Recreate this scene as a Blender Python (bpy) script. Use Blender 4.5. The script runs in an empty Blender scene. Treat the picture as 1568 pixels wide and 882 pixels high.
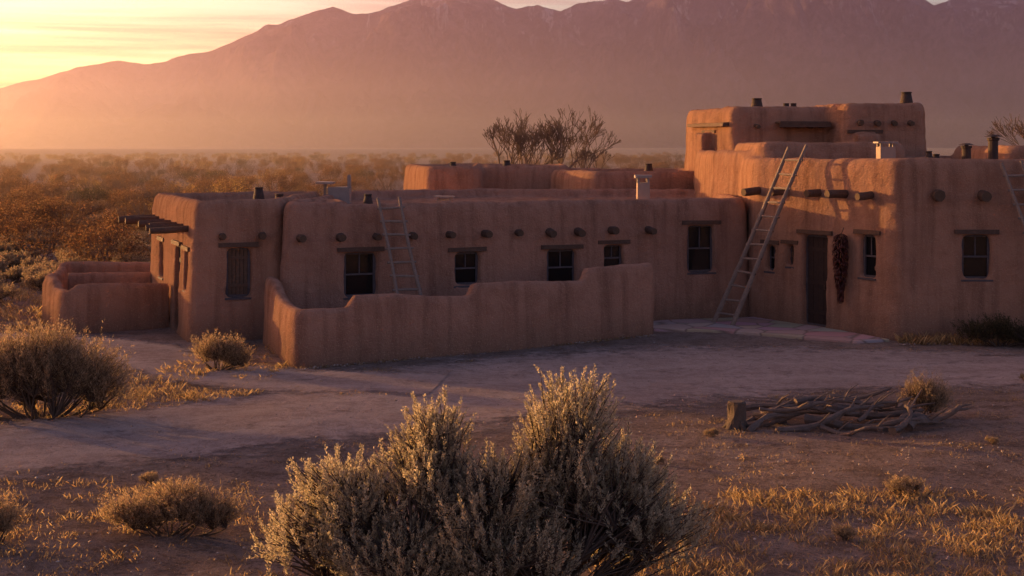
import bpy, bmesh, math, random
import numpy as np
from mathutils import Vector, Matrix, noise

scene = bpy.context.scene
rnd = random.Random(7)
COL = scene.collection
def smooth(a,b,x):
    t=min(1,max(0,(x-a)/(b-a))); return t*t*(3-2*t)

# ------------------------------------------------------------ materials
class N:
    def __init__(s,name,world=False):
        s.m=bpy.data.worlds.new(name) if world else bpy.data.materials.new(name)
        s.m.use_nodes=True
        s.t=s.m.node_tree; s.t.nodes.clear()
    def n(s,typ,inp=None,**kw):
        nd=s.t.nodes.new(typ)
        for k,v in kw.items(): setattr(nd,k,v)
        if inp:
            for k,v in inp.items():
                if isinstance(v,bpy.types.NodeSocket): s.t.links.new(v,nd.inputs[k])
                else: nd.inputs[k].default_value=v
        return nd
    def noise(s,scale,detail=4,rough=.55,vec=None,dist=0.):
        i={'Scale':scale,'Detail':detail,'Roughness':rough,'Distortion':dist}
        if vec is not None: i['Vector']=vec
        return s.n('ShaderNodeTexNoise',i).outputs['Fac']
    def ramp(s,fac,stops):
        nd=s.n('ShaderNodeValToRGB',{'Fac':fac}); cr=nd.color_ramp
        while len(cr.elements)<len(stops): cr.elements.new(.5)
        for e,(p,c) in zip(cr.elements,stops):
            e.position=p; e.color=tuple(c)[:3]+(1,) if hasattr(c,'__len__') else (c,c,c,1)
        return nd.outputs['Color']
    def mix(s,fac,a,b,mode='MIX'):
        nd=s.n('ShaderNodeMix',data_type='RGBA',blend_type=mode)
        for k,v in ((0,fac),(6,a),(7,b)):
            if isinstance(v,bpy.types.NodeSocket): s.t.links.new(v,nd.inputs[k])
            else: nd.inputs[k].default_value=v if k==0 else (tuple(v)+(1,))[:4]
        return nd.outputs[2]
    def math(s,op,a,b=0.,c=0.,clamp=False):
        nd=s.n('ShaderNodeMath',operation=op,use_clamp=clamp)
        for k,v in ((0,a),(1,b),(2,c)):
            if isinstance(v,bpy.types.NodeSocket): s.t.links.new(v,nd.inputs[k])
            else: nd.inputs[k].default_value=v
        return nd.outputs[0]
    def bump(s,h,strength,dist,normal=None):
        i={'Height':h,'Strength':strength,'Distance':dist}
        if normal is not None: i['Normal']=normal
        return s.n('ShaderNodeBump',i).outputs['Normal']
    def bsdf(s,col,rough=.9,normal=None,spec=.2,**kw):
        i={'Base Color':col if isinstance(col,bpy.types.NodeSocket) else tuple(col)+(1,),'Roughness':rough,'Specular IOR Level':spec}
        if normal is not None: i['Normal']=normal
        i.update(kw)
        return s.n('ShaderNodeBsdfPrincipled',i).outputs[0]
    def diff(s,col,normal=None):
        i={'Color':col,'Roughness':.6}
        if normal is not None: i['Normal']=normal
        return s.n('ShaderNodeBsdfDiffuse',i).outputs[0]
    def out(s,sh,vol=False):
        o=s.n('ShaderNodeOutputMaterial')
        s.t.links.new(sh,o.inputs['Volume' if vol else 'Surface']); return s.m
    def pos(s): return s.n('ShaderNodeNewGeometry').outputs['Position']
    def vscale(s,vec,sc):
        return s.n('ShaderNodeVectorMath',{0:vec,1:sc},operation='MULTIPLY').outputs[0]

def mat_adobe(name,c1,c2,c3):
    k=N(name); p=k.pos()
    a=k.noise(.35,2,.6,p); b=k.noise(2.2,5,.65,p)
    col=k.mix(k.ramp(a,[(.35,0.),(.65,1.)]),c1,c2)
    col=k.mix(k.ramp(b,[(.35,0.),(.7,.85)]),col,c3)
    st=k.noise(1.,3,.6,k.vscale(p,(3.2,3.2,.25)))
    col=k.mix(k.ramp(st,[(.46,0.),(.68,.65)]),col,(c1[0]*.52,c1[1]*.5,c1[2]*.5))
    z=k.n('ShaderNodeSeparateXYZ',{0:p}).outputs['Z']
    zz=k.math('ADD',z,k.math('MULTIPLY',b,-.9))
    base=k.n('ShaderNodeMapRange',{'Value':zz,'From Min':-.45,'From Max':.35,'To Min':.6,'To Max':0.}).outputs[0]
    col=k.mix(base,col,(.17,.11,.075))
    f=k.noise(34,2,.7,p)
    col=k.mix(k.ramp(f,[(.56,0.),(.68,.5)]),col,(.54,.38,.24))
    h=k.math('ADD',k.noise(6,5,.75,p),k.math('MULTIPLY',f,.45))
    return k.out(k.diff(col,k.bump(h,1.,.08)))
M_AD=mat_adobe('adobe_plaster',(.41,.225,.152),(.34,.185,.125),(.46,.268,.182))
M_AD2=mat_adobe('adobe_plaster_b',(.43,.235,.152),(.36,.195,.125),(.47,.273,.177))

def mat_wood(name,a,b,sc=1.):
    k=N(name); tc=k.n('ShaderNodeTexCoord').outputs['Object']
    g=k.noise(6*sc,4,.7,tc,1.5); f=k.noise(30*sc,2,.7,tc)
    col=k.mix(k.ramp(g,[(.3,0.),(.7,1.)]),a,b)
    col=k.mix(k.ramp(f,[(.55,0.),(.75,.6)]),col,(a[0]*.4,a[1]*.4,a[2]*.4))
    return k.out(k.bsdf(col,.85,k.bump(f,.6,.01),.2))
M_WD=mat_wood('weathered_dark_wood',(.08,.05,.036),(.13,.085,.06))
M_WE=mat_wood('log_end_grain',(.13,.085,.055),(.08,.055,.038),3)
M_LAD=mat_wood('ladder_grey_wood',(.28,.215,.17),(.18,.14,.11))
M_DRIFT=mat_wood('driftwood',(.19,.14,.11),(.10,.075,.06))
M_FR=mat_wood('painted_frame',(.12,.10,.10),(.08,.07,.072))
M_SHUT=mat_wood('shutter_wood',(.14,.085,.055),(.09,.06,.042))
M_DOOR=mat_wood('door_wood',(.055,.034,.026),(.038,.026,.022))
k=N('window_glass'); M_GL=k.out(k.bsdf((.01,.01,.011),.12,k.bump(k.noise(3,2,.5,k.pos()),.15,.02),.4))
k=N('white_curtain'); M_CUR=k.out(k.bsdf(k.mix(k.noise(5,3),(.75,.7,.62),(.6,.55,.5)),.8))
k=N('vent_metal'); M_MET=k.out(k.bsdf(k.mix(k.noise(5,4),(.34,.28,.24),(.2,.16,.14)),.5,None,.5,Metallic=.2))
k=N('chimney_plaster'); M_CHP=k.out(k.bsdf(k.mix(k.noise(4,4),(.42,.31,.24),(.3,.22,.17)),.9))
k=N('soot'); M_SOOT=k.out(k.bsdf(k.mix(k.noise(9,4),(.03,.025,.02),(.09,.06,.05)),.8))
k=N('red_chile'); oi=k.n('ShaderNodeNewGeometry').outputs['Random Per Island']
M_CHI=k.out(k.bsdf(k.ramp(oi,[(0,(.04,.012,.009)),(1,(.095,.024,.017))]),.45,None,.3))

def mat_leaf(name,stops,tr=.35):
    k=N(name); r=k.n('ShaderNodeNewGeometry').outputs['Random Per Island']
    c=k.ramp(r,stops)
    a=k.n('ShaderNodeBsdfDiffuse',{'Color':c}).outputs[0]
    t=k.n('ShaderNodeBsdfTranslucent',{'Color':c}).outputs[0]
    return k.out(k.n('ShaderNodeMixShader',{0:tr,1:a,2:t}).outputs[0])
M_SAGE=mat_leaf('sage_leaf',[(.0,(.28,.235,.155)),(.5,(.48,.41,.275)),(1,(.68,.59,.41))],.5)
M_RAB=mat_leaf('rabbitbrush_leaf',[(.0,(.22,.15,.085)),(.5,(.4,.29,.17)),(1,(.54,.41,.25))],.5)
M_GRASS=mat_leaf('dry_grass_blade',[(.0,(.24,.15,.07)),(.5,(.42,.29,.14)),(1,(.58,.42,.21))],.5)
M_SCRUB=mat_leaf('scrub_leaf',[(.0,(.22,.155,.09)),(.5,(.39,.285,.17)),(1,(.52,.40,.25))],.45)
M_AUT=mat_leaf('autumn_leaf',[(.0,(.10,.05,.028)),(.5,(.20,.105,.05)),(1,(.32,.185,.09))],.45)
M_AUT2=mat_leaf('autumn_leaf_yellow',[(.0,(.2,.12,.04)),(.5,(.36,.22,.075)),(1,(.5,.33,.12))],.5)
M_GRN=mat_leaf('juniper_leaf',[(.0,(.04,.04,.022)),(.6,(.09,.075,.04)),(1,(.15,.11,.06))],.3)
M_BARK=mat_wood('bark',(.13,.09,.065),(.08,.06,.045))
M_TWIG=mat_wood('bare_twig',(.2,.13,.09),(.14,.09,.065))

# ------------------------------------------------------------ mesh builder
class MB:
    def __init__(s): s.v=[];s.f=[];s.m=[]
    def add(s,vs,fs,mi=0):
        o=len(s.v); s.v.extend([tuple(p) for p in vs]); s.f.extend([tuple(i+o for i in f) for f in fs]); s.m.extend([mi]*len(fs))
    def box(s,x0,x1,y0,y1,z0,z1,mi=0,M=None,j=0.):
        vs=[Vector((x,y,z)) for x in(x0,x1) for y in(y0,y1) for z in(z0,z1)]
        if j: vs=[p+Vector((rnd.uniform(-j,j),rnd.uniform(-j,j),rnd.uniform(-j,j))) for p in vs]
        if M: vs=[M@p for p in vs]
        s.add(vs,[(0,1,3,2),(4,6,7,5),(0,4,5,1),(2,3,7,6),(0,2,6,4),(1,5,7,3)],mi)
    def tube(s,pts,rad,n=8,mi=0,mcap=None,jit=0.):
        pts=[Vector(p) for p in pts]
        t0=(pts[1]-pts[0]).normalized(); up=Vector((0,0,1)) if abs(t0.z)<.9 else Vector((1,0,0))
        u=t0.cross(up).normalized()
        vs=[]
        for i,p in enumerate(pts):
            t=(pts[min(i+1,len(pts)-1)]-pts[max(i-1,0)]).normalized()
            u=(u-t*u.dot(t)).normalized(); w=t.cross(u)
            for a in range(n):
                an=2*math.pi*a/n; r=rad[i]*(1+rnd.uniform(-jit,jit))
                vs.append(p+(u*math.cos(an)+w*math.sin(an))*r)
        fs=[]
        for i in range(len(pts)-1):
            for a in range(n):
                b=(a+1)%n; fs.append((i*n+a,i*n+b,(i+1)*n+b,(i+1)*n+a))
        s.add(vs,fs,mi)
        o=len(s.v)-len(vs)
        s.f.append(tuple(o+a for a in reversed(range(n)))); s.f.append(tuple(o+(len(pts)-1)*n+a for a in range(n)))
        s.m.extend([mcap if mcap is not None else mi]*2)
    def obj(s,name,mats,parent=None,sm=False):
        me=bpy.data.meshes.new(name); me.from_pydata(s.v,[],s.f)
        for m in mats: me.materials.append(m)
        me.polygons.foreach_set('material_index',s.m)
        if sm: me.polygons.foreach_set('use_smooth',[True]*len(s.f))
        me.update(); o=bpy.data.objects.new(name,me); COL.objects.link(o)
        if parent: o.parent=parent
        return o
def empty(name,loc=(0,0,0)):
    o=bpy.data.objects.new(name,None); COL.objects.link(o); o.empty_display_size=.5; return o

# ------------------------------------------------------------ adobe masses
def offset_poly(pts,d):
    n=len(pts); out=[]
    for i in range(n):
        a=Vector(pts[i-1]);b=Vector(pts[i]);c=Vector(pts[(i+1)%n])
        e1=(b-a).normalized(); e2=(c-b).normalized()
        n1=Vector((-e1.y,e1.x)); n2=Vector((-e2.y,e2.x))
        out.append(b+(n1+n2)*(d/max(.3,1+n1.dot(n2))))
    return out
def round_poly(pts,r,n=5):
    out=[];L=len(pts)
    for i in range(L):
        a=Vector(pts[i-1]);b=Vector(pts[i]);c=Vector(pts[(i+1)%L])
        t1=min(r,.4*(a-b).length); t2=min(r,.4*(c-b).length)
        p=b+(a-b).normalized()*t1; q=b+(c-b).normalized()*t2
        for k in range(n+1):
            t=k/n; out.append(p*(1-t)**2+b*2*t*(1-t)+q*t*t)
    return out
def mass_mesh(pts,H,r=.45,z0=-.4,bat=.12):
    prof=[(z0,0),(0,0),(H-.4,bat),(H-.18,bat+.03),(H-.05,bat+.09),(H,bat+.2),(H-.02,bat+.3),(H-.1,bat+.38),(H-.3,bat+.42)]
    mb=MB(); rings=[]
    for z,d in prof:
        rings.append([(p.x,p.y,z) for p in round_poly(offset_poly(pts,d),r)])
    n=len(rings[0]); vs=[p for rg in rings for p in rg]; fs=[]
    for i in range(len(prof)-1):
        for a in range(n):
            b=(a+1)%n; fs.append((i*n+a,i*n+b,(i+1)*n+b,(i+1)*n+a))
    fs.append(tuple(reversed(range(n)))); fs.append(tuple((len(prof)-1)*n+a for a in range(n)))
    mb.add(vs,fs); return mb
texL=bpy.data.textures.new('lumps','CLOUDS'); texL.noise_scale=1.3; texL.noise_depth=2
texS=bpy.data.textures.new('trowel','CLOUDS'); texS.noise_scale=.3; texS.noise_depth=2
def organic(name,mbs,cutmb,voxel,mat,parent,amp=.1,iters=3):
    cut=None
    if cutmb and cutmb.v: cut=cutmb.obj('cut',[])
    joined=MB()
    for mb in mbs:
        o=mb.obj('tmp',[])
        if cut:
            b=o.modifiers.new('b','BOOLEAN'); b.object=cut; b.operation='DIFFERENCE'; b.solver='EXACT'
        dg=bpy.context.evaluated_depsgraph_get(); me=bpy.data.meshes.new_from_object(o.evaluated_get(dg))
        joined.add([v.co.copy() for v in me.vertices],[tuple(p.vertices) for p in me.polygons])
        bpy.data.objects.remove(o); bpy.data.meshes.remove(me)
    if cut: bpy.data.objects.remove(cut)
    o=joined.obj('tmp2',[])
    m=o.modifiers.new('r','REMESH'); m.mode='VOXEL'; m.voxel_size=voxel; m.use_smooth_shade=True
    m=o.modifiers.new('s','SMOOTH'); m.factor=.5; m.iterations=iters
    m=o.modifiers.new('d','DISPLACE'); m.texture=texL; m.texture_coords='GLOBAL'; m.strength=amp; m.mid_level=.5
    m=o.modifiers.new('d2','DISPLACE'); m.texture=texS; m.texture_coords='GLOBAL'; m.strength=amp*.5; m.mid_level=.5
    dg=bpy.context.evaluated_depsgraph_get(); me=bpy.data.meshes.new_from_object(o.evaluated_get(dg))
    bpy.data.objects.remove(o)
    me.name=name; me.materials.clear(); me.materials.append(mat)
    me.polygons.foreach_set('use_smooth',[True]*len(me.polygons))
    ob=bpy.data.objects.new(name,me); COL.objects.link(ob)
    if parent: ob.parent=parent
    return ob
def frame(p0,p1,X):
    p0=Vector(p0);p1=Vector(p1); d=(p1-p0).normalized()
    s=(X-p0.x)/d.x; o=p0+d*s
    return Matrix(((d.x,-d.y,0,o.x),(d.y,d.x,0,o.y),(0,0,1,0),(0,0,0,1)))
def frameY(p0,p1,Y):
    p0=Vector(p0);p1=Vector(p1); d=(p1-p0).normalized()
    s=(Y-p0.y)/d.y; o=p0+d*s
    return Matrix(((d.x,-d.y,0,o.x),(d.y,d.x,0,o.y),(0,0,1,0),(0,0,0,1)))
WM=[M_FR,M_GL,M_WD,M_SHUT,M_CUR,M_DOOR]
def window(par,cut,F,w,z0,z1,H,kind='sash',nm='window'):
    b=.12*min(1,(z0+z1)/2/(H-.4)); h=w/2
    cut.box(-h,h,-.3,b+.34,z0,z1,0,F)
    mb=MB(); y0=b+.14; f=.055
    mb.box(-h-.02,-h+f,y0,y0+.07,z0-.01,z1+.02,0,F); mb.box(h-f,h+.02,y0,y0+.07,z0-.01,z1+.02,0,F)
    mb.box(-h+f,h-f,y0,y0+.07,z1-f,z1+.02,0,F); mb.box(-h+f,h-f,y0-.03,y0+.07,z0-.01,z0+f,0,F)
    if kind=='sash':
        zm=(z0+z1)/2
        mb.box(-h+f,h-f,y0+.01,y0+.06,zm-.022,zm+.022,0,F)
        mb.box(-.014,.014,y0+.02,y0+.05,zm+.022,z1-f,0,F)
        mb.box(-h+.01,h-.01,y0+.045,y0+.055,z0,z1,1,F)
    elif kind=='curtain':
        mb.box(-h+.01,h-.01,y0+.045,y0+.055,z0,z1,4,F)
        mb.box(-h+f,h-f,y0+.01,y0+.04,(z0+z1)/2-.02,(z0+z1)/2+.02,0,F)
    elif kind=='shutter':
        n=5; ww=(w-2*f)/n
        for i in range(n):
            mb.box(-h+f+i*ww+.006,-h+f+(i+1)*ww-.006,y0+.01+.004*(i%2),y0+.05,z0+f,z1-f,3,F)
        for zz in (z0+.25,z1-.3): mb.box(-h+f,h-f,y0-.01,y0+.012,zz,zz+.08,3,F)
        mb.box(-h+.01,h-.01,y0+.05,y0+.06,z0,z1,1,F)
    elif kind=='door':
        n=4; ww=(w-2*f)/n
        for i in range(n):
            mb.box(-h+f+i*ww+.005,-h+f+(i+1)*ww-.005,y0+.02+.005*(i%2),y0+.06,z0+.02,z1-f,5,F)
        for zz in (z0+.3,z0+1.1,z1-.45): mb.box(-h+f,h-f,y0,y0+.022,zz,zz+.12,5,F)
        mb.box(h-.2,h-.16,y0-.03,y0,z0+1.0,z0+1.12,2,F)
    mb.box(-h-.2,h+.2,b-.035,b+.13,z1+.021,z1+.13,2,F,.008)
    if kind!='door': mb.box(-h-.05,h+.05,b-.03,b+.14,z0-.06,z0-.011,0,F,.004)
    return mb.obj(nm,WM,par)
def vigas(par,Fs,z,L,r,H,nm='vigas'):
    mb=MB(); b=.12*min(1,z/(H-.4))
    for F in Fs:
        rr=r*rnd.uniform(.85,1.15); l=L*rnd.uniform(.8,1.2); dz=rnd.uniform(-.03,.03)
        mb.tube([F@Vector((0,b+.3,z)),F@Vector((0,b,z)),F@Vector((.01,b-l*.6,z-.01+dz)),F@Vector((rnd.uniform(-.02,.02),b-l,z-.02+dz))],[rr,rr,rr*.98,rr*.9],10,0,1,.07)
    return mb.obj(nm,[M_WD,M_WE],par,False)

def chimney(par,x,y,z0,h,w,kind='plaster'):
    mb=MB()
    if kind=='plaster':
        a=w/2
        mb.box(x-a,x+a,y-a,y+a,z0,z0+h*.8,0,None,.015)
        for sx in(-1,1):
            for sy in(-1,1): mb.box(x+sx*a*.8-.03,x+sx*a*.8+.03,y+sy*a*.8-.03,y+sy*a*.8+.03,z0+h*.8-.01,z0+h*.93,1)
        mb.box(x-a*1.35,x+a*1.35,y-a*1.35,y+a*1.35,z0+h*.93,z0+h,1,None,.01)
        return mb.obj('chimney',[M_CHP,M_MET],par)
    if kind=='pipe':
        mb.tube([(x,y,z0),(x,y,z0+h*.8),(x,y,z0+h*.82),(x,y,z0+h*.9)],[w*.4,w*.4,w*.5,w*.5],12,0)
        mb.tube([(x,y,z0+h*.93),(x,y,z0+h)],[w*.75,w*.3],12,0)
        mb.tube([(x,y,z0+h*.9),(x,y,z0+h*.93)],[w*.2,w*.2],6,0)
        return mb.obj('stove_pipe',[M_SOOT],par,False)
    if kind=='clay':
        mb.tube([(x,y,z0),(x,y,z0+h*.25),(x,y,z0+h*.6),(x,y,z0+h)],[w*.5,w*.6,w*.52,w*.38],12,0)
        mb.tube([(x,y,z0+h),(x,y,z0+h+.04)],[w*.45,w*.42],12,0)
        return mb.obj('chimney_pot',[M_SOOT],par,True)

# ---------- left house
H1=3.52; e=empty('adobe_house'); cut=MB()
A=[(-7.98,35.2),(-5.7,36.0),(-5.7,44),(-10.78,42)]
window(e,cut,frame(A[0],A[1],-6.83),.6,1.08,2.32,H1,'shutter')
window(e,cut,frameY(A[3],A[0],37.35),.85,0.02,2.25,H1,'door','door')
window(e,cut,frameY(A[3],A[0],36.1),.6,1.2,2.2,H1,'sash')
window(e,cut,frameY(A[3],A[0],39.9),.7,1.2,2.2,H1,'sash')
vigas(e,[frame(A[0],A[1],x) for x in(-7.23,-6.28)],2.61,.22,.095,H1)
vigas(e,[frameY(A[3],A[0],y) for y in(36.0,36.8,37.7,38.6,39.5,40.5,41.3)],2.78,.85,.10,H1)
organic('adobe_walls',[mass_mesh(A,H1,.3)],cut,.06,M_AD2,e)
chimney(e,-6.25,38.2,3.1,.45,.26,'clay'); chimney(e,-7.3,41,3.1,.55,.3,'clay')

# ---------- middle house
H2=3.42; e=empty('adobe_house.001'); cut=MB()
P0=(-5.88,35.3);P3=(4.29,39.6);P4=(6.85,40.33)
for X,w,z0,z1 in((-3.82,.83,1.03,2.16),(-1.147,.68,1.22,2.08),(1.392,.83,1.1,2.07),(2.828,.58,1.42,2.165)):
    window(e,cut,frame(P0,P3,X),w,z0,z1,H2)
window(e,cut,frame(P3,P4,5.35),.77,1.33,2.65,H2)
vigas(e,[frame(P0,P3,x) for x in(-5.27,-4.33,-3.45,-2.56,-1.62,-.69,.19,1.035,1.82,2.75,3.817)],2.56,.3,.105,H2)
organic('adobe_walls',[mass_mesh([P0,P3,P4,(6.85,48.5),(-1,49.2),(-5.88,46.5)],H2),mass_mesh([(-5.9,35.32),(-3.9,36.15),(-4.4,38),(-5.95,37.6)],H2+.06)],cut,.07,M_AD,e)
chimney(e,3.7,40.2,3.0,1.05,.34,'plaster'); chimney(e,-1.85,39.0,3.0,.5,.4,'plaster')
chimney(e,-4.1,40.5,3.05,.42,.25,'clay')
mb=MB(); mb.box(-5.6,-4.95,43.2,43.8,3.1,3.62,0,None,.01); mb.box(-5.95,-5.45,43.1,43.9,3.72,3.78,0,None,.01); mb.box(-5.75,-5.65,43.4,43.5,3.05,3.72,0); mb.box(-5.0,-4.9,43.2,43.3,3.6,4.0,0)
mb.obj('rooftop_vent_unit',[M_MET],e)

# ---------- right house (two storeys)
H3=4.57; e=empty('adobe_house.002'); cut=MB()
Q0=(6.70,40.2);Q1=(9.57,35.57);Q2=(18,35.35)
window(e,cut,frame(Q0,Q1,8.05),.9,0.05,2.49,H3,'door','door')
window(e,cut,frame(Q0,Q1,9.045),.5,1.5,2.59,H3)
window(e,cut,frame(Q0,Q1,7.128),.34,1.4,2.13,H3)
window(e,cut,frame(Q0,Q1,7.543),.26,1.59,2.175,H3,'shutter')
window(e,cut,frame(Q1,Q2,11.63),.7,1.54,2.65,H3)
vigas(e,[frame(Q0,Q1,x) for x in(6.85,7.45,8.11,8.62,9.1)],3.62,.55,.11,H3)
vigas(e,[frame(Q1,Q2,x) for x in(10.66,11.78,12.95,14.1)],3.63,.3,.14,H3)
A3=[(6.1,44.8),(7.2,41),(10,41),(10,49),(6.1,49)]
organic('adobe_walls',[mass_mesh([Q1,Q2,(18,46),(6.7,46),Q0],H3,.3),mass_mesh(A3,4.74),mass_mesh([(7.05,41.2),(11.6,41.0),(11.6,46.5),(7.05,46.5)],5.0),mass_mesh([(14,40.5),(18,40.5),(18,46),(14,46)],4.9)],cut,.075,M_AD2,e)
cut=MB(); C1=[(7.2,47),(11,47.3),(11,53),(6.3,53),(6.3,50.8)]; C2=[(10.69,46),(13.6,46),(13.6,52),(10.1,52),(10.3,47.7)]
window(e,cut,frameY(C1[4],C1[0],49.1),.8,4.15,5.3,6.2,'curtain')
window(e,cut,frame(C2[0],C2[1],11.45),.74,4.6,5.27,6.3)
organic('upper_storey_walls',[mass_mesh(C1,6.2,.3,2.),mass_mesh(C2,6.3,.3,2.)],cut,.075,M_AD2,e)
vigas(e,[frame(C2[0],C2[1],x) for x in(11.28,11.83,12.38,12.9)],5.63,.25,.09,6.3)
vigas(e,[frame(C1[0],C1[1],x) for x in(8.1,8.95,9.4,9.85,10.25)],5.55,.5,.07,6.2)
mb=MB(); Fb=frame(C1[0],C1[1],9.7); mb.box(-.95,.75,-.5,.2,5.63,5.69,0,Fb,.01); mb.box(-.95,.75,-.5,-.42,5.5,5.63,0,Fb,.01)
Fb=frameY(C1[4],C1[0],49.0); mb.box(-1.7,1.7,-.1,.2,5.55,5.68,0,Fb,.02)
mb.obj('canopy_beams',[M_WD],e)
chimney(e,8.35,48.5,5.85,.62,.4,'clay'); chimney(e,9.35,48.5,5.9,.4,.24,'clay'); chimney(e,9.6,48.5,5.9,.4,.24,'clay'); chimney(e,13.2,47.6,5.9,.75,.42,'clay')
chimney(e,10.25,39.0,4.25,.75,.42,'plaster'); chimney(e,12.3,38.5,4.25,.7,.3,'pipe'); chimney(e,11.6,38.9,4.2,.42,.22,'clay')
chimney(e,13.6,40.2,4.3,.9,.35,'pipe'); chimney(e,11.2,38.2,4.2,.5,.2,'clay')

# ---------- houses behind
e=empty('adobe_house.003')
organic('adobe_walls',[mass_mesh([(-3.1,50),(-1.0,50.5),(-1,58),(-4.4,55.5)],4.2),mass_mesh([(-1.3,52),(2.3,52),(2.3,58),(-1.3,58)],4.18)],None,.09,M_AD2,e)
chimney(e,-.2,54,3.9,.4,.3,'clay'); chimney(e,-2.2,53,3.9,.35,.25,'clay')
e=empty('adobe_house.004')
organic('adobe_walls',[mass_mesh([(2.67,48.6),(7,49.3),(7,55),(1.3,55),(1.27,52)],4.05)],None,.09,M_AD2,e)
chimney(e,5.0,52,3.7,.5,.3,'clay')

# ---------- courtyard walls
def low_wall(name,pts,hfun,mat,th=.36,voxel=.05):
    P=[Vector(p) for p in pts]
    pl=[]
    for i in range(len(P)-1):
        L=(P[i+1]-P[i]).length; n=max(2,int(L/.08))
        for k in range(n): pl.append(P[i].lerp(P[i+1],k/n))
    pl.append(P[-1])
    for _ in range(10):
        pl=[pl[0]]+[(pl[i-1]+pl[i]*2+pl[i+1])/4 for i in range(1,len(pl)-1)]+[pl[-1]]
    S=[0]
    for i in range(1,len(pl)): S.append(S[-1]+(pl[i]-pl[i-1]).length)
    prof=[(-1.25,-.3),(-1.2,0),(-1,.75),(-.9,.9),(-.6,.985),(0,1.0),(.6,.985),(.9,.9),(1,.75),(1.2,0),(1.25,-.3)]
    vs=[];n=len(prof)
    for i,p in enumerate(pl):
        t=(pl[min(i+1,len(pl)-1)]-pl[max(i-1,0)]).normalized(); nn=Vector((-t.y,t.x))
        h=hfun(S[i]/S[-1]); ed=min(S[i],S[-1]-S[i]); sc=1-.25*(1-smooth(0,.25,ed))
        for (a,b) in prof:
            vs.append((p.x+nn.x*a*th/2*sc,p.y+nn.y*a*th/2*sc,b*h))
    fs=[]
    for i in range(len(pl)-1):
        for a in range(n-1): fs.append((i*n+a,(i+1)*n+a,(i+1)*n+a+1,i*n+a+1))
        fs.append((i*n+n-1,(i+1)*n+n-1,(i+1)*n,i*n))
    fs.append(tuple(range(n))); fs.append(tuple(reversed([(len(pl)-1)*n+a for a in range(n)])))
    bm=bmesh.new()
    me=bpy.data.meshes.new('t'); me.from_pydata(vs,[],fs); bm.from_mesh(me); bmesh.ops.recalc_face_normals(bm,faces=bm.faces); bm.to_mesh(me); bm.free()
    mb2=MB(); mb2.add([v.co.copy() for v in me.vertices],[tuple(p.vertices) for p in me.polygons])
    return organic(name,[mb2],None,voxel,mat,None,.08,2)
L1=(Vector((-4.68,31.45))-Vector((-6.02,35.4))).length; L2=(Vector((3.6,37.0))-Vector((-4.68,31.45))).length; Lt=L1+L2
def hA(u):
    s=u*Lt
    h=1.64-.40*smooth(.3,2.6,s)
    s2=s-L1
    h+= .28*smooth(1.0,1.2,s2)-.16*smooth(1.5,4.,s2)+.28*smooth(4.1,4.3,s2)-.12*smooth(4.8,7,s2)+.32*smooth(7.55,7.75,s2)
    return h
low_wall('courtyard_wall',[(-6.02,35.4),(-4.68,31.45),(-.3,34.0),(3.6,37.0)],hA,M_AD)
def hB(u): return 1.32-.2*smooth(.15,.35,u)+.16*smooth(.5,.54,u)-.08*smooth(.6,1,u)
low_wall('courtyard_wall.001',[(-12.8,39.3),(-11.56,36.9),(-9.25,38.3)],hB,M_AD2)
def hC(u): return 1.25-.1*smooth(.1,.3,u)+.1*smooth(.5,.6,u)
low_wall('courtyard_wall.002',[(-12.8,39.3),(-14.1,44.8),(-10.9,44.6)],hC,M_AD2)
low_wall('courtyard_wall.003',[(-12.9,41.3),(-10.5,41.6)],lambda u:1.2,M_AD2)

# ---------- ladders
def ladder(foot,top,side,w,n,ext=.15,r=.042):
    f=Vector(foot);t=Vector(top);s=Vector(side).normalized()
    d=(t-f)
    e=empty('wooden_ladder'); mb=MB()
    for sg in(-1,1):
        pts=[];m=8
        for i in range(m+1):
            u=i/m*(1+ (ext/d.length)*(1.6 if sg>0 else 1))
            pts.append(f+d*u+s*(sg*w/2*(1-.12*u)+.025*math.sin(u*5+sg)))
        mb.tube(pts,[r*(1.1-.3*i/m) for i in range(m+1)],8,0,1,.08)
    mb.obj('side_rails',[M_LAD,M_WE],e)
    mb=MB()
    for i in range(n):
        u=(i+.7)/(n+.3); c=f+d*u; tilt=Vector((0,0,rnd.uniform(-.02,.02)))
        a=c-s*(w/2*(1-.12*u)+.08)-tilt; b=c+s*(w/2*(1-.12*u)+.08)+tilt
        mb.tube([a,(a+b)/2+Vector((0,0,rnd.uniform(-.01,.01))),b],[.03,.032,.028],7,0,1,.08)
    mb.obj('rungs',[M_LAD,M_WE],e)
sd=Vector((.527,-.85,0))
ladder((5.72,38.55,0.05),(7.62,38.18,4.72),sd,.72,12,.12,.065)
ladder((-2.35,35.3,0.02),(-3.12,36.25,3.5),(1,.3,0),.62,10,.05,.048)
ladder((13.6,34.2,0.02),(12.45,35.3,4.35),(1,-.1,0),.55,12,.1,.05)

# ---------- ristra
e=empty('chile_ristra'); mb=MB()
F=frame(Q0,Q1,8.657)
mb.tube([F@Vector((0,-.02,2.75)),F@Vector((0,-.1,2.6)),F@Vector((0,-.12,.95))],[.012,.012,.012],5,0); mb.obj('cord',[M_WD],e)
mb=MB()
for i in range(420):
    u=rnd.random(); z=2.6-1.7*u; R=.17*(.55+.6*math.sin(min(1,u*1.1+.12)*math.pi)**.6)*(1-.35*u)
    a=rnd.uniform(0,2*math.pi); c=Vector((math.cos(a),math.sin(a),0)); p=Vector((0,-.14,z))+c*R*.35
    q=p+c*R*.75+Vector((0,0,-.07)); q2=q+c*.01+Vector((rnd.uniform(-.02,.02),0,-.07))
    mb.tube([F@p,F@q,F@q2],[.016,.019,.004],5,0)
mb.obj('chile_pods',[M_CHI],e,True)

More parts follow.
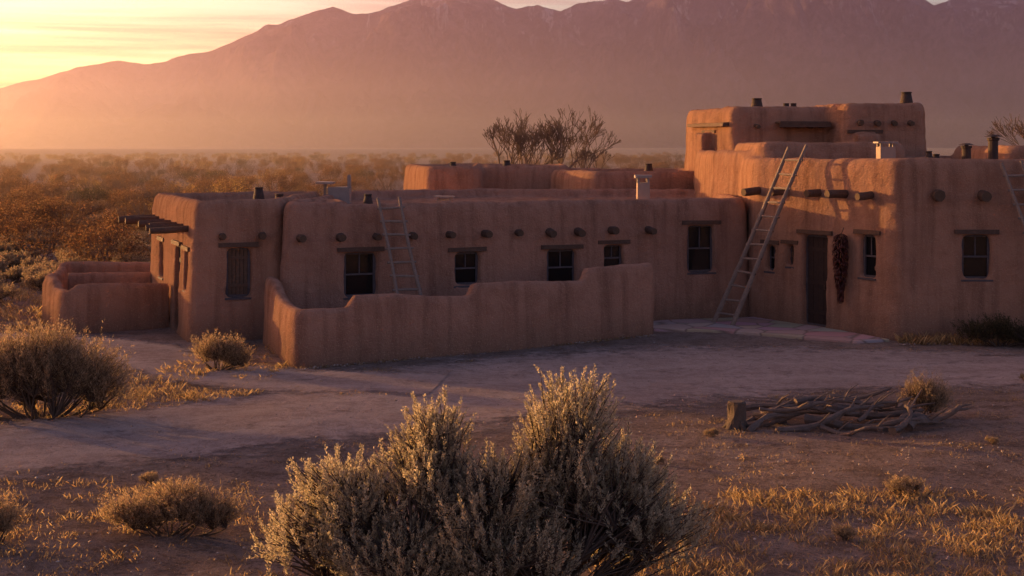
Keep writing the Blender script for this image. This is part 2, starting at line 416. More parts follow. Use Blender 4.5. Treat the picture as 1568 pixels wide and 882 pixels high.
# ------------------------------------------------------------ ground
def gz(x,y):
    a=noise.noise(Vector((x*.11,y*.11,3.1)))*.16+noise.noise(Vector((x*.42,y*.42,9.)))*.07
    f=1-smooth(60,160,math.hypot(x,y-25))
    near=smooth(33,28,y) if y<36 else 0
    amp=.25+.75*near if y<60 else 1
    return a*f*amp
def grid_mesh(name,xs,ys,zf,mat):
    nx=len(xs);ny=len(ys)
    vs=[(x,y,zf(x,y)) for y in ys for x in xs]
    I=np.arange(nx*ny).reshape(ny,nx)
    fs=np.stack([I[:-1,:-1],I[:-1,1:],I[1:,1:],I[1:,:-1]],-1).reshape(-1,4)
    me=bpy.data.meshes.new(name); me.from_pydata(vs,[],fs.tolist()); me.materials.append(mat)
    me.polygons.foreach_set('use_smooth',[True]*len(fs)); me.update()
    o=bpy.data.objects.new(name,me); COL.objects.link(o); return o
k=N('ground_soil'); p=k.pos()
a=k.noise(.25,3,.6,p); b=k.noise(1.6,6,.7,p); c=k.noise(11,5,.78,p); d=k.noise(60,2,.7,p)
col=k.mix(k.ramp(a,[(.35,0.),(.65,1.)]),(.36,.255,.195),(.47,.355,.285))
col=k.mix(k.ramp(b,[(.46,0.),(.62,.75)]),col,(.21,.142,.098))
col=k.mix(k.ramp(c,[(.5,0.),(.62,.75)]),col,(.14,.097,.07))
col=k.mix(k.ramp(d,[(.58,0.),(.66,.7)]),col,(.58,.46,.37))
h=k.math('ADD',k.math('MULTIPLY',b,.7),k.math('ADD',k.math('MULTIPLY',c,.6),k.math('MULTIPLY',d,.15)))
M_GROUND=k.out(k.diff(col,k.bump(h,1.,.24)))
def sinhs(n,lo,hi,c,kk):
    u=np.linspace(-1,1,n); R=max(c-lo,hi-c); x=c+R*np.sinh(kk*u)/math.sinh(kk)
    return [float(t) for t in x if lo<=t<=hi]
xs=sinhs(420,-14000,14000,0,8.5); ys=sinhs(460,-3000,14000,22,8.5)
grid_mesh('ground',xs,ys,gz,M_GROUND)

k=N('road_dirt'); p=k.pos()
a=k.noise(.5,3,.6,p); c=k.noise(16,4,.78,p); d=k.noise(70,2,.7,p); c2=k.noise(3.5,6,.72,p)
at=k.n('ShaderNodeAttribute',attribute_name='edge').outputs['Fac']
ru=k.n('ShaderNodeAttribute',attribute_name='rut').outputs['Fac']
col=k.mix(k.ramp(a,[(.35,0.),(.65,1.)]),(.50,.385,.325),(.60,.475,.41))
col=k.mix(k.ramp(c2,[(.44,0.),(.6,.6)]),col,(.35,.26,.21))
col=k.mix(k.ramp(c,[(.5,0.),(.64,.6)]),col,(.30,.215,.175))
col=k.mix(k.ramp(d,[(.58,0.),(.66,.6)]),col,(.68,.57,.49))
col=k.mix(k.math('MULTIPLY',ru,.35),col,(.66,.54,.47))
h=k.math('ADD',k.math('MULTIPLY',c,.5),k.math('ADD',k.math('MULTIPLY',d,.2),k.math('MULTIPLY',c2,.8)))
bs=k.diff(col,k.bump(h,1.,.15))
em=k.math('ADD',at,k.math('MULTIPLY',k.math('SUBTRACT',k.noise(1.3,6,.78,p),.5),2.6))
al=k.ramp(em,[(.15,0.),(.85,1.)])
tr=k.n('ShaderNodeBsdfTransparent').outputs[0]
M_ROAD=k.out(k.n('ShaderNodeMixShader',{0:al,1:tr,2:bs}).outputs[0])
ROADS=[]
def road(name,pts,ws,lift):
    P=[Vector(p) for p in pts]; cl=[];wl=[]
    for i in range(len(P)-1):
        p0=P[max(i-1,0)];p1=P[i];p2=P[i+1];p3=P[min(i+2,len(P)-1)]
        for j in range(30):
            t=j/30
            cl.append(.5*((2*p1)+(p2-p0)*t+(2*p0-5*p1+4*p2-p3)*t*t+(3*p1-p0-3*p2+p3)*t**3)); wl.append(ws[i]*(1-t)+ws[i+1]*t)
    cl.append(P[-1]); wl.append(ws[-1]); ROADS.append((np.array([[c.x,c.y] for c in cl]),np.array(wl)))
    m=31; vs=[];ed=[];rt=[]
    for i,c in enumerate(cl):
        t=(cl[min(i+1,len(cl)-1)]-cl[max(i-1,0)]).normalized(); nn=Vector((-t.y,t.x))
        for j in range(m):
            u=j/(m-1)*2-1; off=u*wl[i]*.62; q=c+nn*off
            ru=math.exp(-((abs(off+.2)-.8)/.22)**2)
            vs.append((q.x,q.y,gz(q.x,q.y)+lift)); ed.append(min(1,(1-abs(u))*2.2)); rt.append(ru)
    I=np.arange(len(vs)).reshape(-1,m)
    fs=np.stack([I[:-1,:-1],I[1:,:-1],I[1:,1:],I[:-1,1:]],-1).reshape(-1,4)[:, ::-1]
    me=bpy.data.meshes.new(name); me.from_pydata(vs,[],fs.tolist()); me.materials.append(M_ROAD)
    at=me.attributes.new('edge','FLOAT','POINT'); at.data.foreach_set('value',ed)
    at=me.attributes.new('rut','FLOAT','POINT'); at.data.foreach_set('value',rt)
    me.polygons.foreach_set('use_smooth',[True]*len(fs)); me.update()
    o=bpy.data.objects.new(name,me); COL.objects.link(o)
road('dirt_road',[(-30,16.5),(-16,19.2),(-8.4,22.5),(-4,25.7),(0,29.0),(4,31.0),(8,31.3),(14,30.2),(24,28.5)],[3.6,3.8,4.2,5.5,7,7,5.5,4.5,4],.026)
road('dirt_path',[(-1.5,29.2),(-5,29.6),(-7.6,31.6),(-9.6,34),(-14,35.8),(-26,37)],[3,2.6,2.6,2.6,2.2,2],.038)
def on_road(x,y):
    for c,w in ROADS:
        d=np.hypot(c[:,0]-x,c[:,1]-y)-w*.42
        if d.min()<0: return True
    return False
k=N('flagstone'); p=k.pos()
v=k.n('ShaderNodeTexVoronoi',{'Vector':p,'Scale':1.1}).outputs['Color']
ve=k.n('ShaderNodeTexVoronoi',{'Vector':p,'Scale':1.1},feature='DISTANCE_TO_EDGE').outputs['Distance']
col=k.mix(k.noise(5,5,.7,p),(.36,.265,.225),(.46,.355,.31)); col=k.mix(.25,col,v,'SOFT_LIGHT')
col=k.mix(k.ramp(ve,[(.0,1.),(.05,0.)]),col,(.2,.15,.12))
M_FLAG=k.out(k.bsdf(col,.85,k.bump(k.ramp(ve,[(.0,0.),(.06,1.)]),.6,.02),.2))
pp=[(3.7,39.0),(3.75,37.5),(5.0,37.3),(6,36.9),(7.3,35.9),(8.5,35.1),(9.4,35.4),(8.5,37.4),(6.85,40.1),(4.3,39.4)]
mb=MB(); n=len(pp); mb.add([(x,y,-.1) for x,y in pp]+[(x,y,.065) for x,y in pp],[tuple(n+i for i in range(n))]+[(i,(i+1)%n,n+(i+1)%n,n+i) for i in range(n)])
o=mb.obj('stone_patio',[M_FLAG])
b=o.modifiers.new('b','BEVEL'); b.width=.02; b.segments=2

# ------------------------------------------------------------ vegetation (numpy)
def np_obj(name,V,F,mats,mi=None,parent=None,link=True):
    me=bpy.data.meshes.new(name)
    V=np.asarray(V,dtype=np.float32); F=np.asarray(F,dtype=np.int32)
    nf,kk=F.shape
    me.vertices.add(len(V)); me.vertices.foreach_set('co',V.ravel())
    me.loops.add(nf*kk); me.loops.foreach_set('vertex_index',F.ravel())
    me.polygons.add(nf); me.polygons.foreach_set('loop_start',np.arange(0,nf*kk,kk,dtype=np.int32))
    for m in mats: me.materials.append(m)
    if mi is not None: me.polygons.foreach_set('material_index',np.asarray(mi,dtype=np.int32))
    me.update(calc_edges=True); me.validate()
    if not link: return me
    o=bpy.data.objects.new(name,me); COL.objects.link(o)
    if parent: o.parent=parent
    return o
def unit(a): return a/np.maximum(1e-9,np.linalg.norm(a,axis=-1,keepdims=True))
def leaves(B,D,L,W,rg):
    n=len(B); s=unit(np.cross(D,rg.normal(size=(n,3)))); L=L[:,None]; W=W[:,None]
    nn=np.cross(D,s)
    V=np.stack([B,B+D*L*.45+s*W/2+nn*W*.15,B+D*L,B+D*L*.45-s*W/2+nn*W*.15],1).reshape(-1,3)
    F=np.arange(n*4).reshape(-1,4); return V,F
def tubes(A,C,Bp,r0,r1,seg=4,n=3):
    m=len(A); ts=np.linspace(0,1,seg+1); out=[]
    for t in ts:
        p=A*(1-t)**2+C*2*t*(1-t)+Bp*t*t
        d=unit((C-A)*(1-t)+(Bp-C)*t+1e-6); u=unit(np.cross(d,np.array([.3,.2,.9]))); w=np.cross(d,u)
        r=(r0*(1-t)+r1*t)[:,None]
        out.append(np.stack([p+(u*math.cos(2*math.pi*k/n)+w*math.sin(2*math.pi*k/n))*r for k in range(n)],1))
    V=np.stack(out,1)
    F=[]
    for s in range(seg):
        for k in range(n):
            F.append(np.stack([np.arange(m)*(seg+1)*n+s*n+k,np.arange(m)*(seg+1)*n+s*n+(k+1)%n,np.arange(m)*(seg+1)*n+(s+1)*n+(k+1)%n,np.arange(m)*(seg+1)*n+(s+1)*n+k],1))
    return V.reshape(-1,3),np.concatenate(F)
def merge(parts):
    Vs=[];Fs=[];Ms=[];o=0
    for V,F,m in parts:
        Vs.append(V);Fs.append(F+o);Ms.append(np.full(len(F),m));o+=len(V)
    return np.concatenate(Vs),np.concatenate(Fs),np.concatenate(Ms)
def bush(seed,clumps,npl,lpp,ll,lw,pl,up=.9,rmin=.5,stem_r=.02,spread=.25,lowz=-.25,irr=.28):
    rg=np.random.default_rng(seed); C=np.array(clumps,dtype=float)
    w=C[:,3]*C[:,5]; w/=w.sum(); ci=rg.choice(len(C),npl,p=w); c=C[ci]
    d=unit(rg.normal(size=(npl,3))); d[:,2]=np.where(d[:,2]<lowz,-d[:,2],d[:,2])
    rf=rmin+(1-rmin)*rg.random(npl)**.6
    nz=np.array([noise.noise(Vector(x*2.6+seed)) for x in d*.8+c[:,:3]])
    rf*=(1+irr*1.6*nz)
    base=c[:,:3]+d*c[:,3:6]*rf[:,None]; base[:,2]=np.maximum(base[:,2],.04)
    ax=unit(d*np.array([.7,.7,.4])+np.array([0,0,up])+rg.normal(size=(npl,3))*spread)
    PL=pl*(.5+1.0*rg.random(npl)**1.5)
    st=base-ax*PL[:,None]*.5
    t=rg.random((npl,lpp)); rad=unit(np.cross(ax[:,None,:],rg.normal(size=(npl,lpp,3))))
    B=st[:,None,:]+ax[:,None,:]*(t*PL[:,None])[:,:,None]+rad*(ll*.25*rg.random((npl,lpp,1)))
    D=unit(ax[:,None,:]*(.75+.6*t[:,:,None])+rad*.65+rg.normal(size=(npl,lpp,3))*.2)
    L=ll*(1.15-.6*t)*(.7+.6*rg.random((npl,lpp))); W=lw*(.7+.6*rg.random((npl,lpp)))
    V1,F1=leaves(B.reshape(-1,3),D.reshape(-1,3),L.ravel(),W.ravel(),rg)
    sub=rg.integers(0,6,npl)
    offs=rg.normal(size=(len(C),6,3))*.35*C[:,None,3:6]
    hub=c[:,:3]*np.array([.8,.8,.62])+offs[ci,sub]
    hub[:,2]=np.maximum(hub[:,2],.08)
    V2,F2=tubes(hub,hub*.5+base*.5+rg.normal(size=(npl,3))*.05*pl,st+ax*PL[:,None]*.8,np.full(npl,stem_r*.45),np.full(npl,stem_r*.1),4,3)
    key=[(i,j) for i in range(len(C)) for j in range(6)]
    hb=np.array([C[i,:3]*np.array([.8,.8,.62])+offs[i,j] for i,j in key]); hb[:,2]=np.maximum(hb[:,2],.08)
    rt=np.stack([hb[:,0]*.15,hb[:,1]*.15,np.full(len(hb),-.05)],1)+rg.normal(size=(len(hb),3))*np.array([.05,.05,0])
    mid=(rt+hb)/2+np.stack([hb[:,0]*.15,hb[:,1]*.15,-hb[:,2]*.12],1)+rg.normal(size=(len(hb),3))*.07
    V3,F3=tubes(rt,mid,hb,np.full(len(hb),stem_r*1.5),np.full(len(hb),stem_r*.5),7,5)
    return merge([(V1,F1,0),(V2,F2,1),(V3,F3,1)])
def place_bush(name,loc,res,mats):
    V,F,m=res; o=np_obj(name,V,F,mats,m); o.location=loc; return o
S=[(-.52,.1,1.50,.38,.45,.58),(-.6,-.1,1.15,.5,.6,.55),(.98,.1,1.70,.55,.5,.57),(1.0,0,1.15,.7,.7,.6),(-1.6,.05,1.05,.45,.5,.42),(-1.3,-.2,.85,.5,.6,.5),
   (.15,-.2,.98,.75,.8,.62),(.3,-.5,.5,.9,.7,.5),(1.55,0,1.05,.58,.6,.62),(1.9,-.1,.6,.5,.6,.5),(-1.9,-.2,.6,.5,.6,.45),(-.8,-.6,.45,.8,.6,.45),(.6,.0,1.35,.25,.3,.4)]
place_bush('sagebrush',(-.32,15.35,gz(-.32,15.35)),bush(3,S,2400,60,.05,.013,.34,1.05,.5,.036,.25,-.25,.45),[M_SAGE,M_BARK])
S=[(-.6,0,.75,.9,.8,.6),(.5,0,.75,.8,.7,.6),(0,-.2,.95,.8,.7,.65),(1.0,.1,.5,.6,.5,.45),(-1.2,0,.8,.8,.7,.6)]
place_bush('rabbitbrush',(-8.3,25.2,0),bush(5,S,1900,34,.085,.010,.6,1.2,.4,.02),[M_RAB,M_BARK])
S=[(-.2,0,.35,.38,.35,.33),(.2,0,.35,.35,.35,.3),(.35,.1,.2,.35,.3,.2)]
place_bush('rabbitbrush.001',(-6.35,30.9,0),bush(6,S,600,24,.07,.010,.4,1.2,.35,.012),[M_RAB,M_BARK])
S=[(-.45,0,.25,.4,.35,.2),(.1,0,.32,.45,.4,.26),(.5,0,.25,.35,.3,.2)]
place_bush('rabbitbrush.002',(-4.25,17.7,gz(-4.25,17.7)),bush(8,S,900,28,.055,.008,.28,1.,.3,.012),[M_RAB,M_BARK])
S=[(0,0,.25,.4,.35,.22),(-.4,0,.3,.4,.4,.25)]
place_bush('rabbitbrush.003',(-6.3,17.2,gz(-6.3,17.2)),bush(9,S,500,28,.055,.008,.28,1.,.3,.012),[M_RAB,M_BARK])
S=[(0,0,.35,.35,.3,.35),(.2,0,.3,.3,.3,.3)]
place_bush('rabbitbrush.004',(7.3,25.3,0),bush(10,S,380,20,.09,.007,.45,1.5,.3,.01),[M_RAB,M_BARK])
S=[(-.6,0,.3,.5,.35,.25),(0,0,.35,.4,.35,.3),(.6,-.1,.25,.6,.4,.25),(1.3,0,.25,.5,.4,.2)]
place_bush('desert_shrub',(11.9,34.6,0),bush(11,S,500,22,.08,.014,.4,.9,.3,.012),[M_GRN,M_BARK])
S=[(0,0,.1,.35,.3,.09),(.4,0,.08,.3,.3,.07)]
place_bush('desert_shrub.001',(-7.1,33.8,0),bush(12,S,200,22,.05,.01,.15,.8,.3,.01),[M_SCRUB,M_BARK])
def inst(parent,me,loc,sc,rot,nm):
    o=bpy.data.objects.new(nm,me); COL.objects.link(o); o.parent=parent; o.location=loc; o.scale=(sc,sc,sc*rnd.uniform(.85,1.15)); o.rotation_euler=(0,0,rot)
tm=[]
for s in range(4):
    S=[(rnd.uniform(-.3,.3),rnd.uniform(-.3,.3),.28,.35,.35,.25) for _ in range(3)]
    V,F,m=bush(20+s,S,260,16,.08,.018,.22,.9,.3,.01); tm.append(np_obj('scrub_template',V,F,[M_SCRUB,M_BARK],m,link=False))
e=empty('scrubland')
for i in range(1100):
    y=rnd.uniform(40,110); x=rnd.uniform(-.46*y-8,-.22*y)
    if x>-15.5 and y<47: continue
    if x>-11.5 and y<49: continue
    if on_road(x,y): continue
    inst(e,rnd.choice(tm),(x,y,gz(x,y)),rnd.uniform(.4,1.2),rnd.uniform(0,6.3),'bush')
for x,y,s in((8.6,20.6,.35),(5.4,19.5,.4),(9.8,26,.4),(12,24,.5),(3.3,23.6,.25),(10.5,29,.3),(-5.2,20.5,.25),(-9.5,28.3,.5),(-10.6,31,.6),(-12,32.6,.7),(-11,27,.6),(4.1,17.4,.3),(6.3,16.6,.3),(11,22.2,.35),(2.2,21.6,.22),(7.7,22.8,.22)):
    inst(e,rnd.choice(tm),(x,y,gz(x,y)),s,rnd.uniform(0,6.3),'bush')

def grass_field():
    rg=np.random.default_rng(4); T=[]
    def scat(n,x0,x1,y0,y1,hmin,hmax,thr=-.15,blades=14,sp=.06,road=True):
        for _ in range(n):
            x=rg.uniform(x0,x1);y=rg.uniform(y0,y1)
            q=noise.noise(Vector((x*.5,y*.5,5)))*.5+noise.noise(Vector((x*1.7,y*1.7,8)))*.6+rg.normal()*.12
            if q<thr: continue
            if road and on_road(x,y): continue
            T.append((x,y,gz(x,y),rg.uniform(hmin,hmax)*(1+q),blades,sp))
    scat(4400,1.0,12,15.0,19.6,.03,.12,-.03,13,.10)
    scat(900,1.0,12,13.6,15.2,.03,.11,-.03,13,.10)
    scat(3600,2.5,16,19.5,29,.012,.05,.06,8,.09)
    scat(1700,-8.2,-2.2,24.0,28.2,.04,.12,-.2,14,.09)
    scat(2600,-8,0,14,20.5,.02,.08,.04,9,.09)
    scat(800,-14,-6.5,25,33,.05,.16,-.05,12,.08)
    scat(500,-7.6,-5.0,29.5,34.5,.04,.14,.0,12,.07,False)
    scat(2200,-26,-12,33,50,.06,.2,-.1,14,.1)
    for cl,wl in ROADS:
        for _ in range(900):
            i=rg.integers(1,len(cl)-1); t=cl[i]-cl[i-1]; t=t/np.linalg.norm(t); nn=np.array([-t[1],t[0]])*rg.choice([-1,1])
            q=cl[i]+nn*wl[i]*rg.uniform(.38,.6)+rg.normal(size=2)*.15
            if noise.noise(Vector((q[0]*.9,q[1]*.9,2)))<0 or q[1]>34.5 or (q[0]>-4.8 and q[1]>30.2+(q[0]+4.7)*.6): continue
            T.append((q[0],q[1],gz(q[0],q[1])+.01,rg.uniform(.02,.07),9,.07))
    for i in range(260):
        u=rg.random(); x=-4.68+8.3*u; y=31.2+5.45*u-.12*math.sin(u*3)-rg.random()*.15; T.append((x,y,gz(x,y),rg.uniform(.03,.1),8,.05))
    for i in range(160):
        x=9.6+rg.random()*6; y=35.3-rg.random()*.5; T.append((x,y,gz(x,y),rg.uniform(.05,.3),12,.08))
    T=np.array(T); nb=T[:,4].astype(int); idx=np.repeat(np.arange(len(T)),nb); n=len(idx)
    B=T[idx,:3]+rg.normal(size=(n,3))*T[idx,5][:,None]*np.array([1,1,0]); B[:,2]-=.01
    D=unit(np.stack([rg.normal(size=n)*.45,rg.normal(size=n)*.45,np.ones(n)],1)); L=T[idx,3]*(.5+rg.random(n)); W=.008+.006*rg.random(n)
    s=unit(np.cross(D,rg.normal(size=(n,3))))
    tip=B+D*L[:,None]+np.stack([D[:,0],D[:,1],-.3*np.ones(n)],1)*L[:,None]*.25
    V=np.stack([B-s*W[:,None]/2,B+s*W[:,None]/2,B+D*L[:,None]*.6+s*W[:,None]*.35,tip],1).reshape(-1,3)
    np_obj('dry_grass',V,np.arange(n*4).reshape(-1,4),[M_GRASS])
grass_field()
k=N('pebble'); g=k.n('ShaderNodeNewGeometry').outputs['Random Per Island']
M_PEB=k.out(k.bsdf(k.ramp(g,[(0,(.2,.15,.12)),(.6,(.36,.28,.23)),(1,(.48,.40,.34))]),.9))
rg=np.random.default_rng(9); P=[]
for _ in range(7500):
    y=14+22*rg.random()**1.2; x=rg.uniform(-.45*y,.45*y)
    P.append((x,y,.008+.026*rg.random()**3))
for _ in range(500):
    u=rg.random(); P.append((-4.68+8.3*u+rg.normal()*.1,31.15+5.45*u-rg.random()*.25,.01+.035*rg.random()**2))
for _ in range(260): P.append((9.4+6*rg.random(),35.2-rg.random()*.5,.01+.04*rg.random()**2))
octv=np.array([(1,0,0),(0,1,0),(-1,0,0),(0,-1,0),(0,0,1),(0,0,-1)],float); octf=np.array([(0,1,4),(1,2,4),(2,3,4),(3,0,4),(1,0,5),(2,1,5),(3,2,5),(0,3,5)])
Vs=[];Fs=[]
for i,(x,y,r) in enumerate(P):
    a=rg.random()*6.28; v=octv*(.6+.7*rg.random((6,1)))*np.array([1,.8,.55]); c,s_=math.cos(a),math.sin(a)
    v=v@np.array([[c,s_,0],[-s_,c,0],[0,0,1]])*r+np.array([x,y,gz(x,y)+.022+r*.15]); Vs.append(v);Fs.append(octf+i*6)
np_obj('gravel',np.concatenate(Vs),np.concatenate(Fs),[M_PEB])

e=empty('driftwood_pile'); mb=MB()
def branch(p,ang,L,r,z0=.05,z1=.1,bend=.15):
    p=Vector((p[0],p[1],0)); d=Vector((math.cos(ang),math.sin(ang),0)); s=Vector((-d.y,d.x,0)); pts=[];n=12;ph=rnd.uniform(0,6)
    for i in range(n+1):
        t=i/n; q=p+d*L*(t-.5)+s*bend*(math.sin(t*4+ph)*.7+math.sin(t*11+ph*2)*.22)+Vector((0,0,z0+(z1-z0)*t+.06*math.sin(t*7+ph)+r*.6)); q.z+=gz(q.x,q.y); pts.append(q)
    mb.tube(pts,[r*(1.1-.6*i/n)*(1+.18*math.sin(i*2+ph)) for i in range(n+1)],8,0,None,.14)
    for j in range(4):
        i=rnd.randint(3,n-1); q=pts[i]; a2=ang+rnd.uniform(-1.2,1.2); l2=rnd.uniform(.2,.55); q2=q+Vector((math.cos(a2)*l2,math.sin(a2)*l2,rnd.uniform(-.02,.28))); mb.tube([q,(q+q2)/2+Vector((0,0,rnd.uniform(-.03,.06))),q2],[r*.45,r*.3,r*.1],6,0)
for (x,y,a,L,r,z0,z1) in [(5.0,24.9,.15,2.2,.07,.0,.25),(5.6,25.1,-.05,2.4,.08,.15,.3),(4.7,24.6,.5,1.7,.055,0,.3),(6.2,25.0,.1,2.0,.085,.2,.1),(5.5,24.5,.3,2.1,.06,.0,.35),(5.3,25.4,-.2,2.3,.06,.1,.2),
    (5.7,23.9,-.6,1.1,.045,.0,.1),(6.0,24.4,-.15,1.9,.07,.05,.1),(6.9,24.6,.25,1.2,.10,.0,.1),(7.2,24.3,.5,1.0,.08,.0,.25),(6.6,24.1,1.2,.9,.06,0,.3),(4.3,24.9,.1,1.1,.05,0,.05),(5.9,25.3,.3,1.8,.05,.3,.45),(6.4,25.2,-.25,1.5,.055,.3,.2),(5.1,24.7,-.3,1.8,.045,.2,.3),
    (5.3,24.8,.05,2.0,.035,.3,.4),(6.5,24.8,.4,1.3,.035,.2,.45),(4.6,25.1,.2,1.5,.035,.05,.35)]:
    branch((x,y),a,L,r,z0,z1)
mb.obj('branches',[M_DRIFT],e)
mb=MB(); sx,sy=3.85,24.4; g0=gz(sx,sy)
pts=[(sx,sy,g0-.05),(sx,sy,g0+.06),(sx+.01,sy,g0+.25),(sx,sy,g0+.44),(sx,sy,g0+.47)]
mb.tube(pts,[.21,.17,.15,.155,.13],14,0,1,.12)
for a in range(5):
    an=a*1.3; mb.tube([(sx+.1*math.cos(an),sy+.1*math.sin(an),g0+.12),(sx+.26*math.cos(an),sy+.26*math.sin(an),g0-.03)],[.06,.02],6,0)
mb.obj('tree_stump',[M_BARK,M_BARK])

# ---------- trees
def grow_tree(seed,H,levels,spread=.6,stems=1,r0=.12,rmin=.005,sp=None):
    rg=random.Random(seed); A=[];C=[];B=[];R0=[];R1=[];tips=[]
    def rec(p,d,L,r,lv):
        q=p+d*L; bend=Vector((rg.uniform(-1,1),rg.uniform(-1,1),rg.uniform(-.3,.6)))*L*.12
        A.append(p);C.append((p+q)/2+bend);B.append(q);R0.append(r);R1.append(r*.68)
        if lv<=3: tips.append((q,d))
        if lv<=0: return
        k=3 if rg.random()<.55 else 2
        for _ in range(k):
            nd=(d+Vector((rg.uniform(-1,1),rg.uniform(-1,1),rg.uniform(-.35,.6)))*spread).normalized(); nd.z+=.12; nd.normalize()
            rec(q if rg.random()<.7 else p.lerp(q,.7),nd,L*rg.uniform(.66,.88),r*.62,lv-1)
    if sp is None: sp=.12 if stems==1 else .75
    for s in range(stems):
        a=s*6.28/stems+rg.uniform(-.5,.5)
        rec(Vector((math.cos(a)*.15*(stems>1),math.sin(a)*.15*(stems>1),-.1)),Vector((math.cos(a)*sp,math.sin(a)*sp,1)).normalized(),H*.24,r0,levels)
    f=lambda x:np.array([tuple(v) for v in x])
    V,F=tubes(f(A),f(C),f(B),np.maximum(np.array(R0),rmin),np.maximum(np.array(R1),rmin),2,4)
    return V,F,tips
def leafy(seed,H,mat,levels=4,per=7,ls=.12,spread=.6,stems=4):
    V,F,tips=grow_tree(seed,H,levels,spread,stems,.055)
    rg=np.random.default_rng(seed); T=np.array([tuple(t[0]) for t in tips])
    nb=len(T)*per; B=np.repeat(T,per,0)+rg.normal(size=(nb,3))*.28
    m=int(nb*.45); sk=rg.normal(size=(m,3))*np.array([H*.3,H*.3,H*.16])+np.array([0,0,H*.2]); sk[:,2]=np.abs(sk[:,2])
    B=np.concatenate([B,sk]); D=unit(rg.normal(size=B.shape)+np.array([0,0,.3]))
    V1,F1=leaves(B,D,ls*(.6+.8*rg.random(len(B))),ls*.6*(.6+.6*rg.random(len(B))),rg)
    Vm,Fm,mm=merge([(V1,F1,0),(V,F,1)])
    return np_obj('woodland_template',Vm,Fm,[mat,M_TWIG],mm,link=False)
for i,(x,y,H,s,st) in enumerate([(-0.6,80,8.0,11,1),(2.2,81,8.4,2,1),(4.3,88,6.6,14,1),(33.2,84,8.,7,2)]):
    V,F,t=grow_tree(40+s,H,7,.66,st,.17,.013,.15 if st==1 else .4); o=np_obj('bare_tree',V,F,[M_TWIG]); o.location=(x,y,0)
tt=[leafy(60,4.,M_AUT),leafy(61,3.8,M_AUT),leafy(62,4.,M_AUT2,4,5),leafy(63,3.4,M_GRN,4,8),leafy(64,4.2,M_TWIG,5,1,.05),leafy(65,3.4,M_AUT,4,10)]
e=empty('woodland')
def wood(n,y0,y1,kx0,kx1,smin,smax,pw=1.):
    for i in range(n):
        y=y0+(y1-y0)*rnd.random()**pw; x=rnd.uniform(kx0*y,kx1*y)
        s=rnd.uniform(smin,smax)*.85
        inst(e,rnd.choice([tt[j] for j in (0,1,0,4,2,4,5,3,5,0,1)]),(x,y,-.1),s,rnd.uniform(0,6.3),'tree')
wood(150,70,120,-.54,-.17,.4,.95)
wood(400,115,260,-.55,.2,.5,.95)
wood(650,240,700,-.55,.25,.6,1.1,.8)
wood(120,90,260,.3,.5,.7,1.)
for x,y,s in((-15.2,54,.7),(-16.5,56,.6),(-18,62,.7),(-20,60,.7),(-23,64,.8)): inst(e,tt[0],(x,y,0),s,rnd.uniform(0,6),'tree')

# ------------------------------------------------------------ mountains
sil=[(-900,190),(-500,165),(-200,145),(0,133),(60,120),(130,103),(180,95),(230,97),(300,80),(322,78),(400,47),(470,20),(510,8),(538,18),(575,16),(610,4),(640,-6),(700,-6),(730,2),(745,-3),(790,12),(825,8),(858,17),(900,9),(935,-4),(962,3),(1000,-25),(1100,-55),(1250,-65),(1370,-25),(1425,10),(1462,0),(1520,-8),(1600,-6),(1800,20),(2200,60),(2600,120)]
sx_=np.array([(a-784)/2178*10000 for a,b in sil]); sz_=np.array([4.85+(225-b)*10000/2178 for a,b in sil])
nx,ny=720,190; vs=[]
for j in range(ny):
    v=j/(ny-1)
    for i in range(nx):
        x=-7500+i*15000/(nx-1)
        vv=min(1,v/.85); y=6300+vv*3700+max(0,v-.85)/.15*1500
        R=float(np.interp(x,sx_,sz_)); Rf=min(R,float(np.interp(x*10000/y,sx_,sz_)))
        base=R*(vv**1.45)*(.55+.45*vv)
        rn=noise.ridged_multi_fractal(Vector((x/950+.8*vv,y/2600,1.7)),.85,2.15,7,1.0,2.0)
        sp=(rn-1.0)*480*math.sin(math.pi*min(1,vv**1.2))**.8*(R/900) if vv<1 else 0
        jit=noise.fractal(Vector((x/160,y/260,4)),.8,2.2,5)*13*vv
        z=base+sp+jit
        lim=(Rf-4.85)*y/10000*(.93+.05*vv)+4.85
        if vv<.97: z=min(z,lim-15*(1-vv)+jit*.4)
        if v>.85: z-= (v-.85)/.15*R*.5
        if vv<.04: z=min(z,0)-5*(1-vv/.04)
        vs.append((x,y,z))
I=np.arange(nx*ny).reshape(ny,nx)
Fm=np.stack([I[:-1,:-1],I[:-1,1:],I[1:,1:],I[1:,:-1]],-1).reshape(-1,4)
k=N('mountain_rock'); p=k.pos(); a=k.noise(.0025,5,.7,p); b=k.noise(.018,5,.8,p)
col=k.mix(k.ramp(a,[(.4,0.),(.6,1.)]),(.095,.06,.09),(.18,.115,.145)); col=k.mix(k.ramp(b,[(.42,0.),(.6,.75)]),col,(.03,.026,.04))
z=k.n('ShaderNodeSeparateXYZ',{0:p}).outputs['Z']
sn=k.math('MULTIPLY',k.ramp(k.noise(.006,5,.8,k.vscale(p,(1.6,.3,.25))),[(.55,0.),(.62,.5)]),k.n('ShaderNodeMapRange',{'Value':z,'From Min':550,'From Max':900}).outputs[0])
col=k.mix(sn,col,(.5,.48,.54))
M_MT=k.out(k.diff(col,k.bump(b,1.,30.)))
o=np_obj('mountains',np.array(vs),Fm,[M_MT]); o.data.polygons.foreach_set('use_smooth',[True]*len(Fm))

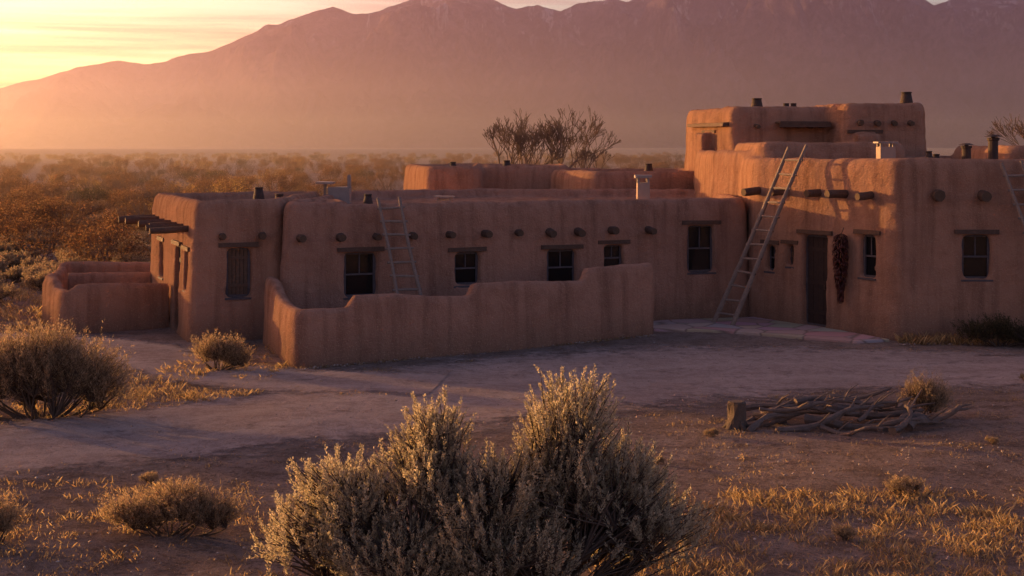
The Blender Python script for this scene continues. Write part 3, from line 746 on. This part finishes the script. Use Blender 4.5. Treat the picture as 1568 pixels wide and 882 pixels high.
# ------------------------------------------------------------ haze (real volume)
def haze(name,b,dens,col,g):
    mb=MB(); mb.box(*b); k=N(name); v=k.n('ShaderNodeVolumeScatter',{'Color':col+(1,),'Density':dens,'Anisotropy':g}).outputs[0]
    mb.obj(name,[k.out(v,True)])
haze('valley_haze',(-5200,9000,700,13500,-20,1900),.000034,(1,.66,1),.83)
haze('low_haze',(-5000,8800,650,13000,-15,330),.00009,(1,.68,.84),.83)
haze('ground_mist',(-420,420,62,600,-3,16),.0009,(1,.72,.62),.82)

# ------------------------------------------------------------ light
az=math.radians(-56); el=math.radians(5)
sd=Vector((math.sin(az)*math.cos(el),math.cos(az)*math.cos(el),math.sin(el)))
L=bpy.data.lights.new('sun','SUN'); L.energy=12.5; L.angle=math.radians(.6); L.color=(1,.45,.16)
o=bpy.data.objects.new('sun',L); COL.objects.link(o); o.rotation_euler=(-sd).to_track_quat('-Z','Y').to_euler()
k=N('World',True); scene.world=k.m
sky=k.n('ShaderNodeTexSky',sky_type='NISHITA',sun_disc=False,sun_elevation=el,sun_rotation=az,altitude=1800,air_density=1.2,dust_density=2.5,ozone_density=2.)
tc=k.n('ShaderNodeTexCoord').outputs['Generated']
cl=k.noise(2.2,5,.6,k.vscale(tc,(1,1,30)),.4)
up=k.n('ShaderNodeSeparateXYZ',{0:tc}).outputs['Z']
hz=k.n('ShaderNodeMapRange',{'Value':up,'From Min':0.,'From Max':.5,'To Min':1,'To Max':.25}).outputs[0]
cm=k.math('MULTIPLY',k.ramp(cl,[(.40,0.),(.58,1.)]),hz)
tint=k.mix(1.,sky.outputs[0],(1.22,.80,.97),'MULTIPLY')
dt=k.n('ShaderNodeVectorMath',{0:tc,1:tuple(sd)},operation='DOT_PRODUCT').outputs['Value']
gl=k.math('POWER',k.math('MAXIMUM',dt,0.),5.)
glc=k.mix(k.math('MULTIPLY',gl,1.,clamp=True),(0,0,0),(13.,6.0,1.3))
tot=k.mix(1.,tint,glc,'ADD')
cloud=k.mix(1.,tot,(.68,.44,.42),'MULTIPLY')
colr=k.mix(cm,tot,cloud)
bg=k.n('ShaderNodeBackground',{'Color':colr,'Strength':.29}); ow=k.n('ShaderNodeOutputWorld'); k.t.links.new(bg.outputs[0],ow.inputs[0])

cam=bpy.data.cameras.new('camera'); cam.lens=50; cam.sensor_width=36; cam.shift_y=-.1378; cam.clip_end=40000; cam.clip_start=.2
o=bpy.data.objects.new('camera',cam); COL.objects.link(o); o.location=(0,0,4.85); o.rotation_euler=(math.radians(90),0,0); scene.camera=o
scene.view_settings.view_transform='Standard'; scene.view_settings.look='None'; scene.view_settings.exposure=0
